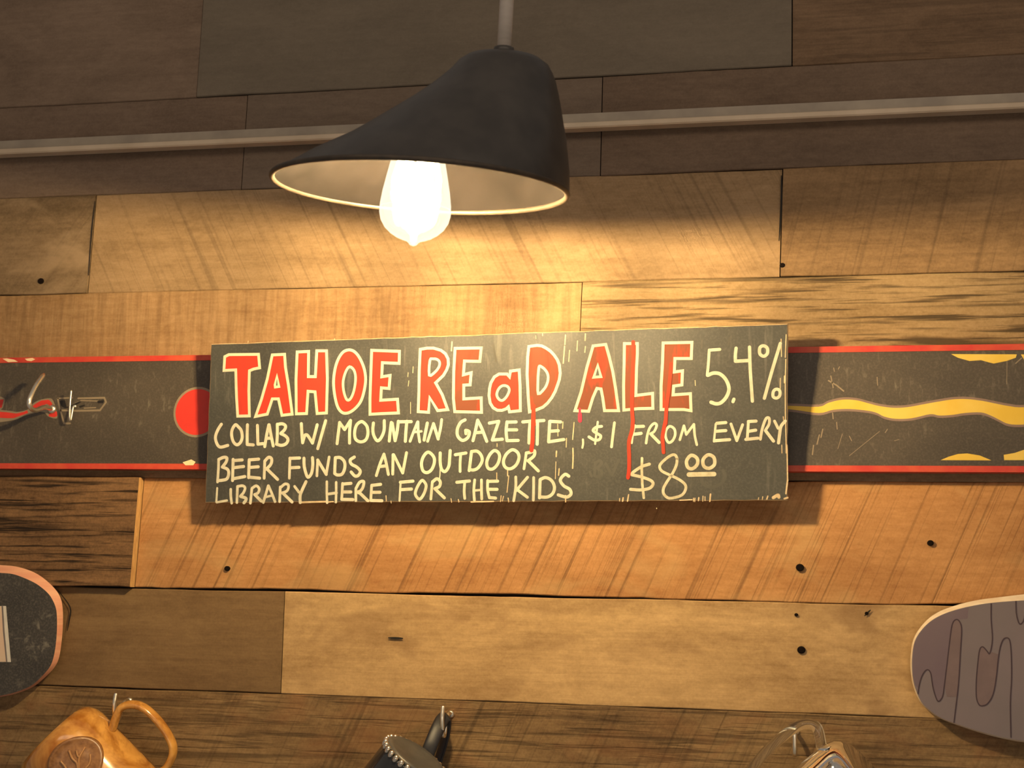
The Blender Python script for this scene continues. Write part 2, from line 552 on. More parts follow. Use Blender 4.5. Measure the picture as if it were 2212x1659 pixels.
wb.box((0, 0.022, (ZS['top'] + ZS['ij']) / 2), (3.2, 0.02, ZS['top'] - ZS['ij']), 0)


def edge_jit(x, z, amp):
    return noise.noise(V3((x * 9, z * 31, 1.7))) * amp + noise.noise(V3((x * 45, z * 17, 4.1))) * amp * 0.4


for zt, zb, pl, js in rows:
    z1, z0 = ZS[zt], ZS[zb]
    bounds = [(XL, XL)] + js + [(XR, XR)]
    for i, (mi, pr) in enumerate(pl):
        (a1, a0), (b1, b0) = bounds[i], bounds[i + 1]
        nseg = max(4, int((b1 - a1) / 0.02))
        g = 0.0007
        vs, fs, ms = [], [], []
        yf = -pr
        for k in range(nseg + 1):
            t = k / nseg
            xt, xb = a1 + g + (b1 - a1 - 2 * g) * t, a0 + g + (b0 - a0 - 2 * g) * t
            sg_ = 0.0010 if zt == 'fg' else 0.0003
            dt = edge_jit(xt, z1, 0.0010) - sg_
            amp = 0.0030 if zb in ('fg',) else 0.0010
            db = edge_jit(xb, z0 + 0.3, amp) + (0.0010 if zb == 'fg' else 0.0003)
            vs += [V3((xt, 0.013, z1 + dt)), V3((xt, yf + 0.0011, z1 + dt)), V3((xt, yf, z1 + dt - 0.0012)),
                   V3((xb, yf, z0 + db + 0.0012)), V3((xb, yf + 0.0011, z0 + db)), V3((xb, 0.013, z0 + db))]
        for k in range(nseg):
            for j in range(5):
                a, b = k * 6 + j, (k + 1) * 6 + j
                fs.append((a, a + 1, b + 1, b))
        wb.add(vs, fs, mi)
        em = 2 if pr > 0.01 else mi
        last = nseg * 6
        wb.add(vs[:6], [(5, 4, 3, 2, 1, 0)], mi)
        wb.add(vs[last:], [(0, 1, 2, 3, 4, 5)], em)
wall_plane = Plane((0, 0, 2.2), (1, 0, 0), (0, 0, 1))
for px, py, rpx in ((88, 607, 7), (490, 1228, 6), (1728, 1226, 9), (2010, 1173, 7), (1731, 1404, 9), (1872, 1325, 4), (1528, 1322, 0), (945, 1375, 0),
                    (1720, 1328, 4), (1886, 470, 0), (1110, 1450, 0), (1690, 573, 6)):
    if not rpx:
        continue
    c = at(px, py, -0.0032)
    rr = rpx * wall_plane.mpp(px, py)
    ring = [[c + V3((math.cos(a) * rr * s_, dy, math.sin(a) * rr * s_ * 0.9)) for a in [2 * math.pi * k / 12 for k in range(12)]] for s_, dy in ((1, .004), (1, 0), (.7, -.0006))]
    wb.loft(ring, caps=True, mi=1)
# splits and other thin dark lines on the boards
CR = Plane((0, -0.0025, 2.2), (1, 0, 0), (0, 0, 1))
for pts, w in (([(127, 1276), (152, 1312), (150, 1340), (146, 1362)], 3.5), ([(1683, 520), (1688, 440), (1688, 380)], 4.5),
               ([(840, 1378), (870, 1379)], 5), ([(1868, 1330), (1880, 1318)], 4), ([(192, 595), (199, 500), (206, 435)], 3)):
    uv = [CR.uv(*p) for p in catmull([(p[0], p[1], 0) for p in pts], False, 4) for p in [(p[0], p[1])]]
    ww = [w * CR.mpp(*pts[0]) * (0.35 + 0.65 * math.sin(math.pi * (i + .5) / len(uv))) for i in range(len(uv))]
    wb.ribbon(CR, uv, ww, 0.0008, mi=0)
wall = wb.build('wall_back', wm)
tag(wall, kind='structure')

# ------------------------------------------------------------------ slim rail on the wall
rail_y = -0.012
za = at(1220, 247, rail_y).z
zb_ = at(1220, 281, rail_y).z
prof = [(0.0, za), (rail_y, za), (rail_y, za - (za - zb_) * 0.60), (rail_y + 0.002, za - (za - zb_) * 0.66), (rail_y - 0.005, za - (za - zb_) * 0.72), (rail_y - 0.005, zb_ + 0.0035), (rail_y - 0.001, zb_), (0.0, zb_)]
rb = Buf()
rb.loft([[V3((x, y, z)) for y, z in prof] for x in (XL, XR)], caps=True)
rail = rb.build('rail', M_rail)
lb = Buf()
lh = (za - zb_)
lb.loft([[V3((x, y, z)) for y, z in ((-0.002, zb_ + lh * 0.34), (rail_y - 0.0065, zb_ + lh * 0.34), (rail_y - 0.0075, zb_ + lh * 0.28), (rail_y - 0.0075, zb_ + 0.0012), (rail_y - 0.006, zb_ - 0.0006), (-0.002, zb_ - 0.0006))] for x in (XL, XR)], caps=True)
lp = tag(lb.build('lower_lip', M_lip, rail), 'lower lip, coloured paler to look lit')
tag(rail, 'slim grey rail running along the dark boards behind the lamp', 'rail')

# ------------------------------------------------------------------ ski lying flat on the wall
SKY = -0.024
SK = Plane((0, SKY, 2.2), (1, 0, 0), (0, 0, 1))
zt_ = (at(200, 770, SKY).z + at(2000, 746, SKY).z) / 2
zb2 = (at(200, 1008, SKY).z + at(2000, 1025, SKY).z) / 2
zm, hh = (zt_ + zb2) / 2, (zt_ - zb2) / 2
ski = empty('ski', (0, -0.003, zm))
tag(ski, 'long black ski with red edges and yellow wave print, behind the chalk sign', 'ski')


def ski_outline(h, n=14, grow=0.0):
    pts = []
    L = 1.05 + grow
    for k in range(n + 1):
        a = -math.pi / 2 + math.pi * k / n
        pts.append((L + math.cos(a) * h * 1.7, math.sin(a) * h))
    for k in range(n + 1):
        a = math.pi / 2 + math.pi * k / n
        pts.append((-L + math.cos(a) * h * 0.5, math.sin(a) * h))
    return pts


ew = 0.0072
o1, o2 = ski_outline(hh), ski_outline(hh - ew)
b = Buf()
b.loft([[V3((x, y, zm + z)) for x, z in ski_outline(hh - ew * 0.9)] for y in (-0.002, SKY + 0.0012, SKY)], caps=True)
b.build('base', M_ski, ski)
b = Buf()
n_ = len(o1)
for half in (0, 1):
    b = Buf()
    ids = list(range(n_ // 2)) if half == 0 else list(range(n_ // 2, n_))
    # upper and lower steel edge: split the loop at the tips
    ids = [i for i in range(n_) if (o1[i][1] >= -1e-9) == (half == 0)]
    if half == 0:
        ids = sorted(ids)
    else:
        ids = [i for i in range(n_ - 1, -1, -1) if i in ids]
        k = next(j for j in range(len(ids)) if o1[ids[j]][0] > 0)
        ids = ids[:k][::-1][::-1] + ids[k:]
        ids = [i for i in ids if o1[i][0] < 0] + [i for i in ids if o1[i][0] > 0]
        ids = sorted([i for i in range(n_) if o1[i][1] < 1e-9 and o1[i][0] < 0]) + sorted([i for i in range(n_) if o1[i][1] < 1e-9 and o1[i][0] > 0])
    rings = []
    for i in ids:
        (x1, q1), (x2, q2) = o1[i], o2[i]
        rings.append([V3((x1, -0.003, zm + q1)), V3((x1, SKY - 0.0006, zm + q1)), V3((x2, SKY - 0.0006, zm + q2)), V3((x2, -0.003, zm + q2))])
    b.loft(rings, caps=True)
    e = b.build('edge_strip', M_skiedge, ski)
    tag(e, 'red edge strip')


def pxl(pl, pts, smooth=False, closed=False, n=5):
    P = [(p[0], p[1], 0) for p in pts]
    if smooth:
        P = catmull(P, closed, n)
    return [pl.uv(p[0], p[1]) for p in P]


def crop(ox, oy, s):
    return lambda pts: [(ox + x / s, oy + y / s) for x, y in pts]


def P_(txt):
    return [tuple(float(c) for c in w.split(',')) for w in txt.split()]


K5 = crop(1660, 720, 4.007)
wave_t = K5(P_('-1500,560 -700,630 0,628 200,628 435,636 520,602 640,575 760,580 860,605 960,630 1080,645 1200,640 1340,615 1480,590 1600,572 1720,570 1850,585 1950,605 2080,630 2212,640 2500,600 2800,560'))
wave_b = K5(P_('-1500,590 -700,655 0,658 200,660 435,690 560,662 700,655 860,670 940,690 1000,720 1100,740 1240,735 1400,700 1480,712 1600,705 1700,690 1840,685 1930,715 2000,750 2080,785 2212,790 2500,770 2800,700'))
wt, wbm = pxl(SK, wave_t, True, False, 4), pxl(SK, wave_b, True, False, 4)
n_ = min(len(wt), len(wbm))


def band(lo, hi, grow, off):
    q = Buf()
    vs = [SK.pt(p[0], p[1] + grow, off) for p in lo[:n_]] + [SK.pt(p[0], p[1] - grow, off) for p in hi[:n_]]
    q.add(vs, [(i, n_ + i, n_ + i + 1, i + 1) for i in range(n_ - 1)])
    return q


w_o = band(wt, wbm, 0.0028, 0.0002).build('wave_outline', M_skililac, ski)
w_s = band(wt, wbm, 0.0, 0.0004).build('wave_stripe', M_skiyellow, ski)
tag(w_s, 'yellow wavy stripe')
for nm, pts in (('upper', '1580,180 2150,182 2140,212 2060,240 1950,262 1900,250 1840,233 1740,240 1640,212'), ('upper', '2185,183 2460,185 2400,235 2300,260 2215,235'),
                ('lower', '1490,1098 1560,1068 1640,1045 1720,1040 1830,1058 1930,1100'), ('lower', '2040,1098 2036,1052 2130,1036 2212,1008 2400,1010 2460,1098')):
    q = Buf()
    q.poly(SK, [pxl(SK, K5(P_(pts)))], 0.0003)
    o = q.build('wave_fleck', M_skiyellow, ski)
K4 = crop(0, 740, 4.809)
q = Buf()
c0 = SK.uv(426, 890)
rr = 50 * SK.mpp(426, 890)
q.poly(SK, [[(c0[0] + math.cos(2 * math.pi * k / 40) * (rr + .003), c0[1] + math.sin(2 * math.pi * k / 40) * (rr + .003)) for k in range(40)]], 0.0002)
o = q.build('dot_outline', M_skipale, ski)
q = Buf()
q.poly(SK, [[(c0[0] + math.cos(2 * math.pi * k / 40) * rr, c0[1] + math.sin(2 * math.pi * k / 40) * rr) for k in range(40)]], 0.0004)
o = tag(q.build('dot', M_skired, ski), 'red round dot half hidden by the sign')
# printed lettering on the left of the ski
KD = crop(0, 790, 8.508)
q = Buf()
for t in ('-120,600 85,600 55,770 20,810 200,830 330,850 520,800 560,730 700,640 880,600 980,640 1060,930 1000,970 880,930 820,860 700,850 600,880 430,930 250,1000 -120,1010',):
    q.poly(SK, [pxl(SK, KD(P_(t)), True, True, 3)], 0.0002)
q.build('logo_outline', M_skipale, ski)
q = Buf()
for t in ('-100,622 70,622 35,770 -100,790', '-100,840 120,855 300,880 440,850 500,820 520,870 420,905 250,965 140,965 -100,950', '560,790 640,710 760,640 900,625 955,680 980,760 860,700 740,760 620,830', '900,900 990,820 1050,850 1055,925 1000,950 900,930'):
    q.poly(SK, [pxl(SK, KD(P_(t)))], 0.0004)
tag(q.build('logo', M_skired, ski), 'red letter shapes')
q = Buf()
for t, w in (('1060,600 1110,820 1150,960 1180,1060 1290,1060', 4), ('1070,600 1330,590', 3.5), ('1440,600 1920,590 1950,670 1840,820 1400,830 1120,820', 4), ('1330,720 1500,640 1800,650', 2.5), ('1550,780 1760,770', 2.5)):
    q.ribbon(SK, pxl(SK, KD(P_(t))), w * SK.mpp(150, 860), 0.0003)
q.build('arrow_outline', M_skipale, ski)
q = Buf()
for t in ('1090,650 1190,630 1230,760 1330,715 1470,650 1500,660 1450,700 1330,745 1200,785 1130,740', '1450,745 1560,715 1560,745 1470,775', '1790,650 1920,630 1900,690 1800,690'):
    q.poly(SK, [pxl(SK, KD(P_(t)))], 0.00045)
q.build('arrow', M_black, ski)
q = Buf()
for t, w in (('262,170 340,160 370,175 330,195 285,190', 0),):
    q.poly(SK, [pxl(SK, K4(P_(t)))], 0.0010)
q.poly(SK, [pxl(SK, K4(P_('30,170 70,165 150,178 190,200 90,205')))], 0.0010)
q.poly(SK, [pxl(SK, K4(P_('1900,1245 1990,1215 2035,1240 2010,1275 1930,1275')))], 0.0010)
tag(q.build('edge_chip', M_chip, ski), 'pale chips in the red edge', kind='stuff')
q = Buf()
for t, w in (('520,410 590,450 650,500', 5), ('540,370 560,470', 4), ('565,300 570,330', 3), ('615,290 605,310', 3), ('555,690 560,740', 4), ('590,770 595,830', 3),
             ('470,830 455,900', 4), ('440,880 420,960', 4), ('390,970 380,1050', 4), ('1090,930 1130,920', 2), ('2065,240 2062,440', 2), ('640,870 600,1000', 2), ('960,850 700,1060', 2), ('940,380 945,450', 3), ('1030,830 1010,860', 3), ('700,890 720,930', 3), ('2140,260 2190,215', 4)):
    q.ribbon(SK, pxl(SK, K5(P_(t))), w * 0.6 * SK.mpp(1850, 900), 0.0003)
tag(q.build('scratch', M_skipale, ski), 'pale scratches on the black base', kind='stuff')

# ------------------------------------------------------------------ chalk sign leaning out from the wall
yb, yt = -0.040, -0.067
pb, ptop = at(1070, 1083, yb), at(1070, 722, yt)
SG = Plane(pb, (1, 0, 0), (0, yt - yb, ptop.z - pb.z))
cor = [SG.uv(443, 1086), SG.uv(1701, 1081), SG.uv(1702, 699), SG.uv(456, 743)]
sign = empty('chalkboard_sign', SG.pt(0, 0, 0))
tag(sign, 'long dark chalkboard with red and cream hand lettering, hung over the ski', 'sign')
TH = 0.012
# slightly worn outline
ring = []
for i in range(4):
    a, b2 = V3((*cor[i], 0)), V3((*cor[(i + 1) % 4], 0))
    nseg = 60 if i % 2 == 0 else 18
    for k in range(nseg):
        p = a.lerp(b2, k / nseg)
        d = (b2 - a).normalized()
        j = 0 if k == 0 else noise.noise(p * 60) * 0.0007 + noise.noise(p * 260) * 0.0005
        p = p + V3((-d.y, d.x, 0)) * j
        ring.append((p.x, p.y))
cen = (sum(p[0] for p in ring) / len(ring), sum(p[1] for p in ring) / len(ring))


def shrink(r, e):
    return [(p[0] + (e if p[0] < cen[0] else -e), p[1] + (e if p[1] < cen[1] else -e)) for p in r]


b = Buf()
b.loft([[SG.pt(u, v, -TH) for u, v in ring], [SG.pt(u, v, -0.0008) for u, v in ring], [SG.pt(u, v, 0) for u, v in shrink(ring, 0.0010)]], caps=False)
b.add([SG.pt(u, v, -TH) for u, v in ring], [tuple(range(len(ring)))])
b.build('board', M_signedge, sign)
b = Buf()
b.poly(SG, [shrink(ring, 0.0011)], 0.0001)
b.build('painted_face', M_slate, sign)

CR_ = {'a': crop(450, 900, 7.9), 'b': crop(710, 900, 7.9), 'c': crop(970, 900, 7.9), 'd': crop(1230, 900, 7.9), 'e': crop(1460, 720, 6.38),
       'f': crop(470, 730, 7.9), 'g': crop(730, 730, 6.9125), 'h': crop(1040, 720, 7.9), 'i': crop(1230, 720, 7.9), 'j': crop(1230, 960, 4.608)}
_lift = [0.0]


def strokes(name, data, width, mat, label=None, off=0.00035):
    """data: 'crop[flags][:w] x,y x,y ...' separated by ';'   flags: s smooth, o closed loop"""
    q = Buf()
    for item in data.replace('\n', ' ').split(';'):
        item = item.strip()
        if not item:
            continue
        head, pts = item.split(None, 1)
        w = width
        if ':' in head:
            head, w_ = head.split(':')
            w = float(w_)
        P = CR_[head[0]](P_(pts))
        closed = 'o' in head
        sm = 's' in head or len(P) == 3
        uv = pxl(SG, P, sm, closed, 5)
        _lift[0] = (_lift[0] + 0.000012) % 0.00025
        q.ribbon(SG, uv, w * SG.mpp(*P[0]), off + _lift[0], closed)
    o = q.build(name, mat, sign)
    if label:
        tag(o, label, kind='stuff' if name in ('wear_mark', 'erased_mark', 'chalk_smear') else None)
    return o


LINE1 = '''as 225,130 170,215 128,320 128,400 165,490 220,520 335,490; aso 465,140 410,220 400,320 430,430 490,480 550,440 580,350 565,240 520,180;
a 670,140 665,300 665,475; a 665,475 770,482; a 840,150 845,350 848,470; a 848,470 935,460; a 1035,140 1000,300 965,510; a 1040,140 1075,330 1110,500; a 1000,370 1080,365;
a 1180,130 1180,300 1170,470; as 1180,135 1260,122 1318,155 1305,220 1240,285; as 1240,290 1320,330 1362,390 1330,460 1250,490 1165,470;
a 1590,120 1600,300 1612,445; as 1612,445 1645,330 1670,310 1705,330 1780,450; a 1780,450 1820,300 1860,140; a 2005,70 1930,330 1870,545;
b 190,100 165,300 145,460; b 190,105 275,220; b 275,220 375,65; b 375,65 360,250 358,450; bso 555,85 480,140 445,260 460,380 540,430 630,400 670,300 660,180 610,110;
bs 765,110 755,230 775,330 830,410 890,370 945,240 950,70; b 1070,100 1050,270 1035,415; b 1085,110 1135,410; b 1135,410 1170,250 1190,80;
b 1190,88 1410,85; b 1335,80 1320,250 1310,420; b:6 1520,90 1450,260 1390,420; b:6 1525,90 1530,260 1555,430; b:5 1450,265 1585,250; b 1685,110 1655,260 1630,400;
b:6 1790,120 1740,270 1690,420; b 1790,120 1870,380; b:6 1870,380 1910,200 1930,50;
cs 275,55 200,100 145,210 150,330 230,405 320,360 350,270 320,240 285,235; c 285,235 290,290; c 490,60 450,250 410,410; c 490,60 560,200 645,420; c 450,275 560,265;
c 690,110 850,80; c 850,80 740,400; c 740,400 910,385; c 990,90 975,250 990,410; c 990,95 1145,90; c 985,225 1155,225; c 990,410 1180,405;
c 1260,90 1420,75; c 1385,90 1370,270 1365,450; c 1480,75 1620,65; c 1510,80 1510,280 1505,470; c 1720,80 1700,430; c 1720,80 1905,90; c 1710,250 1865,240; c 1700,430 1960,390;
d:4.5 232,390 235,460 222,530; ds:6.2 550,165 460,180 405,235 470,285 535,330 510,390 430,400 335,345; d:4.6 485,90 460,300 440,465; d:6 770,105 745,300 720,515;
d:4.6 1120,150 1085,300 1065,450; d 1135,170 1265,165; d 1110,300 1225,285; ds:5.6 1310,450 1335,300 1380,180 1450,115 1490,150 1450,250 1390,290; d 1390,295 1530,440;
dso:5.6 1715,165 1650,230 1640,340 1690,440 1760,410 1805,310 1790,210; d:5.4 1885,395 1955,155; d:5.4 1955,155 1995,305; d:5.4 1995,305 2125,130; ds:5.4 2125,130 2140,320 2175,480;
e:4.8 550,1250 525,1490; e 565,1240 688,1230; e 555,1350 688,1340; e 535,1480 740,1465; e:6 760,1250 840,1480; e:6 840,1480 920,1260;
e:6 1000,1220 985,1440; e 1000,1215 1105,1210; e 1005,1350 1100,1335; e 965,1462 1130,1445; es:6 1165,1460 1190,1320 1240,1180 1285,1170 1285,1250 1235,1335; e 1235,1340 1345,1485;
e:6 1360,1210 1410,1310; es 1508,1210 1450,1280 1430,1390 1415,1510'''
LINE2 = '''a:6 180,740 175,900 160,1115; as 180,730 260,695 318,705 305,775 240,860; as 245,860 330,900 350,970 320,1060 240,1085 175,1090; a 425,730 415,1090; a 430,750 580,738; a 440,870 605,850; a 425,1060 625,1022;
a 700,735 690,1040; a 705,738 862,725; a 700,868 855,855; a 695,1032 878,1050; a:6.4 965,760 955,1050; as 965,760 1030,695 1082,720 1070,810 995,895; a 1000,890 1185,1070;
a:6 1395,705 1385,1050; a 1395,712 1560,705; a 1410,872 1550,865; as 1635,710 1640,850 1680,1000 1715,1030 1765,960 1785,820 1780,700; a:6 1870,740 1855,1010; a 1870,740 2015,985; a:6 2015,985 2065,690;
b 115,710 105,970; bs 115,700 200,700 270,770 275,880 230,980 150,995 105,970; bs 440,690 370,740 390,810 480,860 540,930 510,1000 450,1012 385,945;
b:6.4 945,640 880,800 815,1005; b:6.4 945,640 985,800 1020,985; b 885,850 990,840; b:6.4 1100,650 1095,980; b:6.4 1110,650 1265,960; b:6.4 1265,960 1330,615;
bso 1700,605 1620,680 1585,800 1610,920 1680,955 1760,900 1805,780 1790,680; bs 1905,620 1905,780 1930,900 1990,935 2050,850 2065,720 2075,580; b:2.4 1905,870 1900,1000 1890,1090;
c 110,650 290,620; c:6 200,650 190,800 190,935; c 385,600 345,920; cs 385,595 480,590 550,660 565,760 500,870 420,910 350,900;
cso 770,580 690,660 645,780 670,880 750,890 830,810 865,690 840,610; cso 1080,565 980,640 930,760 960,860 1050,890 1150,820 1195,700 1170,610; c:6 1320,620 1280,890; cs 1320,620 1400,605 1460,585 1450,670 1350,755; c 1350,750 1525,925'''
LINE3 = '''a:4.6 155,1220 140,1455; a:5 145,1462 320,1430; a:6 385,1240 385,1350 400,1475; a:6 500,1190 490,1465; as:6 505,1190 590,1180 630,1220 600,1300 550,1355; as 550,1360 640,1390 640,1430 610,1470;
a:6 745,1230 720,1475; as:6 750,1220 820,1180 870,1230 850,1300 790,1330; a 795,1330 905,1440; a:6 1025,1180 990,1300 940,1465; a:6 1030,1180 1090,1320 1140,1450; a:5 990,1370 1090,1345;
a:6 1230,1200 1220,1450; as:6 1235,1210 1310,1150 1370,1170 1350,1260 1265,1305; a 1270,1300 1430,1455; a:6 1475,1190 1550,1290; as 1670,1110 1600,1260 1570,1350 1570,1465;
a:5.5 2025,1110 2025,1300 2030,1470; b:5.5 130,1120 130,1300 125,1460; a:6 2040,1322 2190,1300; b:6 240,1140 225,1410; b 248,1150 382,1138; b 240,1285 380,1285; b 225,1412 415,1415;
b:6 465,1230 465,1435; bs:6.4 470,1220 530,1120 600,1110 580,1220 510,1300; b 510,1280 670,1435; b:6 735,1170 720,1430; b 745,1172 888,1155; b 735,1292 878,1290; b 725,1430 910,1435;
b:4.6 1230,1120 1210,1435; b 1225,1120 1440,1100; b 1245,1245 1415,1235; bso:6.4 1590,1090 1520,1190 1480,1310 1520,1390 1570,1400 1630,1310 1665,1190 1640,1120; b:6 1770,1120 1745,1405; bs 1775,1110 1850,1060 1905,1110 1890,1190 1815,1228; b 1815,1230 1975,1385;
c 135,1120 350,1098; c:6 270,1110 260,1270 270,1395; c:6 440,1080 425,1250 435,1425; c:6 555,1080 555,1250 560,1405; c:5 435,1260 555,1250; c:6 660,1090 660,1250 690,1385; c 665,1105 830,1100; c 685,1240 820,1240; c 690,1380 795,1390;
c:6 1140,1030 1140,1200 1105,1435; c:6.4 1340,1035 1150,1260; c:6.4 1170,1250 1338,1375; c:6 1445,1040 1445,1200 1440,1425; c 1555,1080 1545,1385; cs 1560,1070 1650,1040 1750,1090 1800,1200 1770,1310 1680,1370 1550,1370;
cs 2045,1015 1980,985 1900,1080 1960,1180 2060,1240 2082,1320 2020,1370 1950,1362 1865,1335'''
PRICE = '''ds:6.6 1365,810 1230,855 1100,940 1065,985; ds:6.6 1068,992 1250,1035 1390,1090 1428,1150 1370,1220 1220,1250 1045,1240; d:5.6 1240,710 1235,900 1245,1150 1270,1385;
ds:6 1840,720 1810,660 1750,655 1640,725 1545,830 1570,920 1700,990 1850,1060 1960,1140 1988,1220 1930,1330 1800,1380 1690,1388 1612,1320 1605,1230 1660,1120 1760,970 1825,830 1840,720;
jso:7.4 1215,108 1168,160 1178,225 1222,242 1272,200 1272,140; jso:7.4 1382,104 1332,150 1338,215 1390,238 1443,200 1438,130; j:10 1190,300 1440,295'''
STRENGTH = '''e:6.6 605,222 470,232; e:6 460,230 450,400 432,578; es:7.6 440,578 520,548 610,562 690,640 732,760 700,870 630,950 560,972 485,950; e:7 800,908 787,942;
e:7 830,205 820,300 820,385; e:7.4 825,385 1000,375; es:7 1015,190 1025,500 1055,935; eso:7 1207,172 1158,200 1158,282 1210,316 1260,280 1260,205; e:7 1440,140 1330,500 1220,895; eso:6.6 1385,770 1345,800 1340,870 1385,893 1430,860 1430,790'''
HEAD = {
    'T': ('f', '125,320 195,285 700,280 720,510 620,530 545,560 535,900 545,1330 345,1335 325,1000 318,800 312,545 110,555', None, 0),
    'A': ('f', '935,290 1145,280 1160,500 1210,800 1250,1100 1275,1300 1100,1320 1040,1040 935,1040 850,1300 650,1340 750,1050 850,700', '1015,640 980,800 985,840 1050,830', 0),
    'H': ('f', '1360,240 1555,230 1550,660 1670,660 1695,220 1860,220 1875,700 1860,1280 1700,1290 1665,920 1545,910 1520,1290 1345,1295 1340,700', None, 0),
    'O': ('gs', '150,180 60,230 -20,380 -62,600 -55,800 -10,1010 60,1110 150,1120 250,1060 340,950 390,800 415,620 390,450 320,290 240,200', '175,430 120,500 80,640 85,780 125,910 170,925 215,860 250,740 265,590 240,480', 0),
    'E': ('g', '505,185 920,200 915,380 665,370 655,580 780,560 765,755 650,745 640,930 890,915 905,1120 650,1130 480,1140 480,900 490,600', None, 0),
    'R': ('g', '1230,170 1330,152 1430,152 1540,185 1605,235 1645,310 1650,400 1625,475 1575,560 1460,670 1560,850 1640,1070 1490,1085 1370,890 1355,1110 1200,1100 1210,800 1215,500', '1375,335 1420,312 1480,320 1518,360 1510,430 1450,510 1365,555', 0),
    'E2': ('g', '1750,155 2140,150 2120,350 1890,345 1875,550 1990,520 1975,700 1880,705 1880,910 2140,895 2145,1110 1745,1100 1725,900 1730,500', None, 1),
    'a': ('h', '300,695 440,695 480,745 495,645 645,625 660,900 665,1320 480,1340 460,1255 420,1290 350,1315 270,1312 200,1270 150,1190 130,1060 140,940 160,850 220,745', '390,890 330,910 285,965 262,1040 280,1100 320,1140 370,1140 430,1080 475,980 455,915', 0),
    'D': ('h', '810,225 950,205 1030,215 1100,250 1180,305 1240,370 1295,450 1330,540 1345,680 1330,790 1300,880 1260,990 1200,1100 1130,1190 1050,1260 930,1310 820,1340 800,1100 780,700 790,400', '990,560 1040,580 1085,620 1125,680 1140,760 1120,860 1070,950 970,1030 965,800 975,640', 1),
    'A2': ('i', '405,215 620,190 680,400 740,650 790,950 840,1320 600,1320 570,1100 540,950 470,940 400,1100 330,1330 95,1320 200,1000 300,580', '485,540 415,750 540,740', 1),
    'L': ('i', '940,175 1160,175 1160,350 1145,600 1135,1060 1420,1025 1425,1280 1180,1285 930,1310 925,900 935,500', None, 1),
    'E3': ('i', '1600,165 2090,155 2080,430 1800,430 1790,660 1930,640 1920,880 1780,900 1770,1050 2065,1030 2075,1320 1950,1300 1565,1300 1565,900 1590,500', None, 1),
}
qf, ql = Buf(), Buf()
for k, (cr, outer, hole, dull) in HEAD.items():
    c = CR_[cr[0]]
    sm = 's' in cr
    lo = pxl(SG, c(P_(outer)), sm, True, 5)
    loops = [lo]
    wpx = 6.2 * SG.mpp(*c(P_(outer))[0])
    ql.ribbon(SG, lo, wpx, 0.00034, True)
    if hole:
        hl = pxl(SG, c(P_(hole)), sm or k in ('a', 'D', 'R'), True, 3)
        loops.append(hl)
        ql.ribbon(SG, hl, wpx * 0.9, 0.00034, True)
    qf.poly(SG, loops, 0.0002, dull)
tag(qf.build('headline_fill', [M_red, M_redthin], sign), 'red fill of the headline TAHOE READ ALE')
tag(ql.build('headline_outline', M_outline, sign), 'cream outline of the headline letters')
strokes('text_line', LINE1, 6.8, M_chalk, 'cream line COLLAB W/ MOUNTAIN GAZETTE, $1 FROM EVERY')
strokes('text_line', LINE2, 6.8, M_chalk, 'cream line BEER FUNDS AN OUTDOOR')
strokes('text_line', LINE3, 6.8, M_chalk, 'cream line LIBRARY HERE FOR THE KIDS')
strokes('price', PRICE, 6.8, M_chalk_thin, 'cream price $8.00')
strokes('strength', STRENGTH, 7, M_chalk, 'cream 5.4% figure')
strokes('paint_drip', 'hs:9 890,1240 890,1400 893,1560; cs:9 1440,-40 1430,250 1425,420 1408,575', 9, M_drip, 'red drip below the D', 0.0007)
strokes('paint_drip', 'i:8.5 182,1385 182,1490; i:5 178,1290 180,1390', 9, M_crimson, 'short crimson drip below the A', 0.0007)
strokes('paint_drip', 'is:8.5 1090,150 1095,400 1080,800 1070,1250 1085,1500; ds:8.5 1085,60 1070,230 1018,430 1022,700 1020,900 1003,1040', 9, M_drip, 'long red drip below the L', 0.0007)
strokes('paint_drip', 'is:8 1740,520 1715,800 1680,1100 1655,1300 1645,1540; ds:8 1645,50 1590,330 1600,480 1608,610', 9, M_drip, 'red drip below the E', 0.0007)
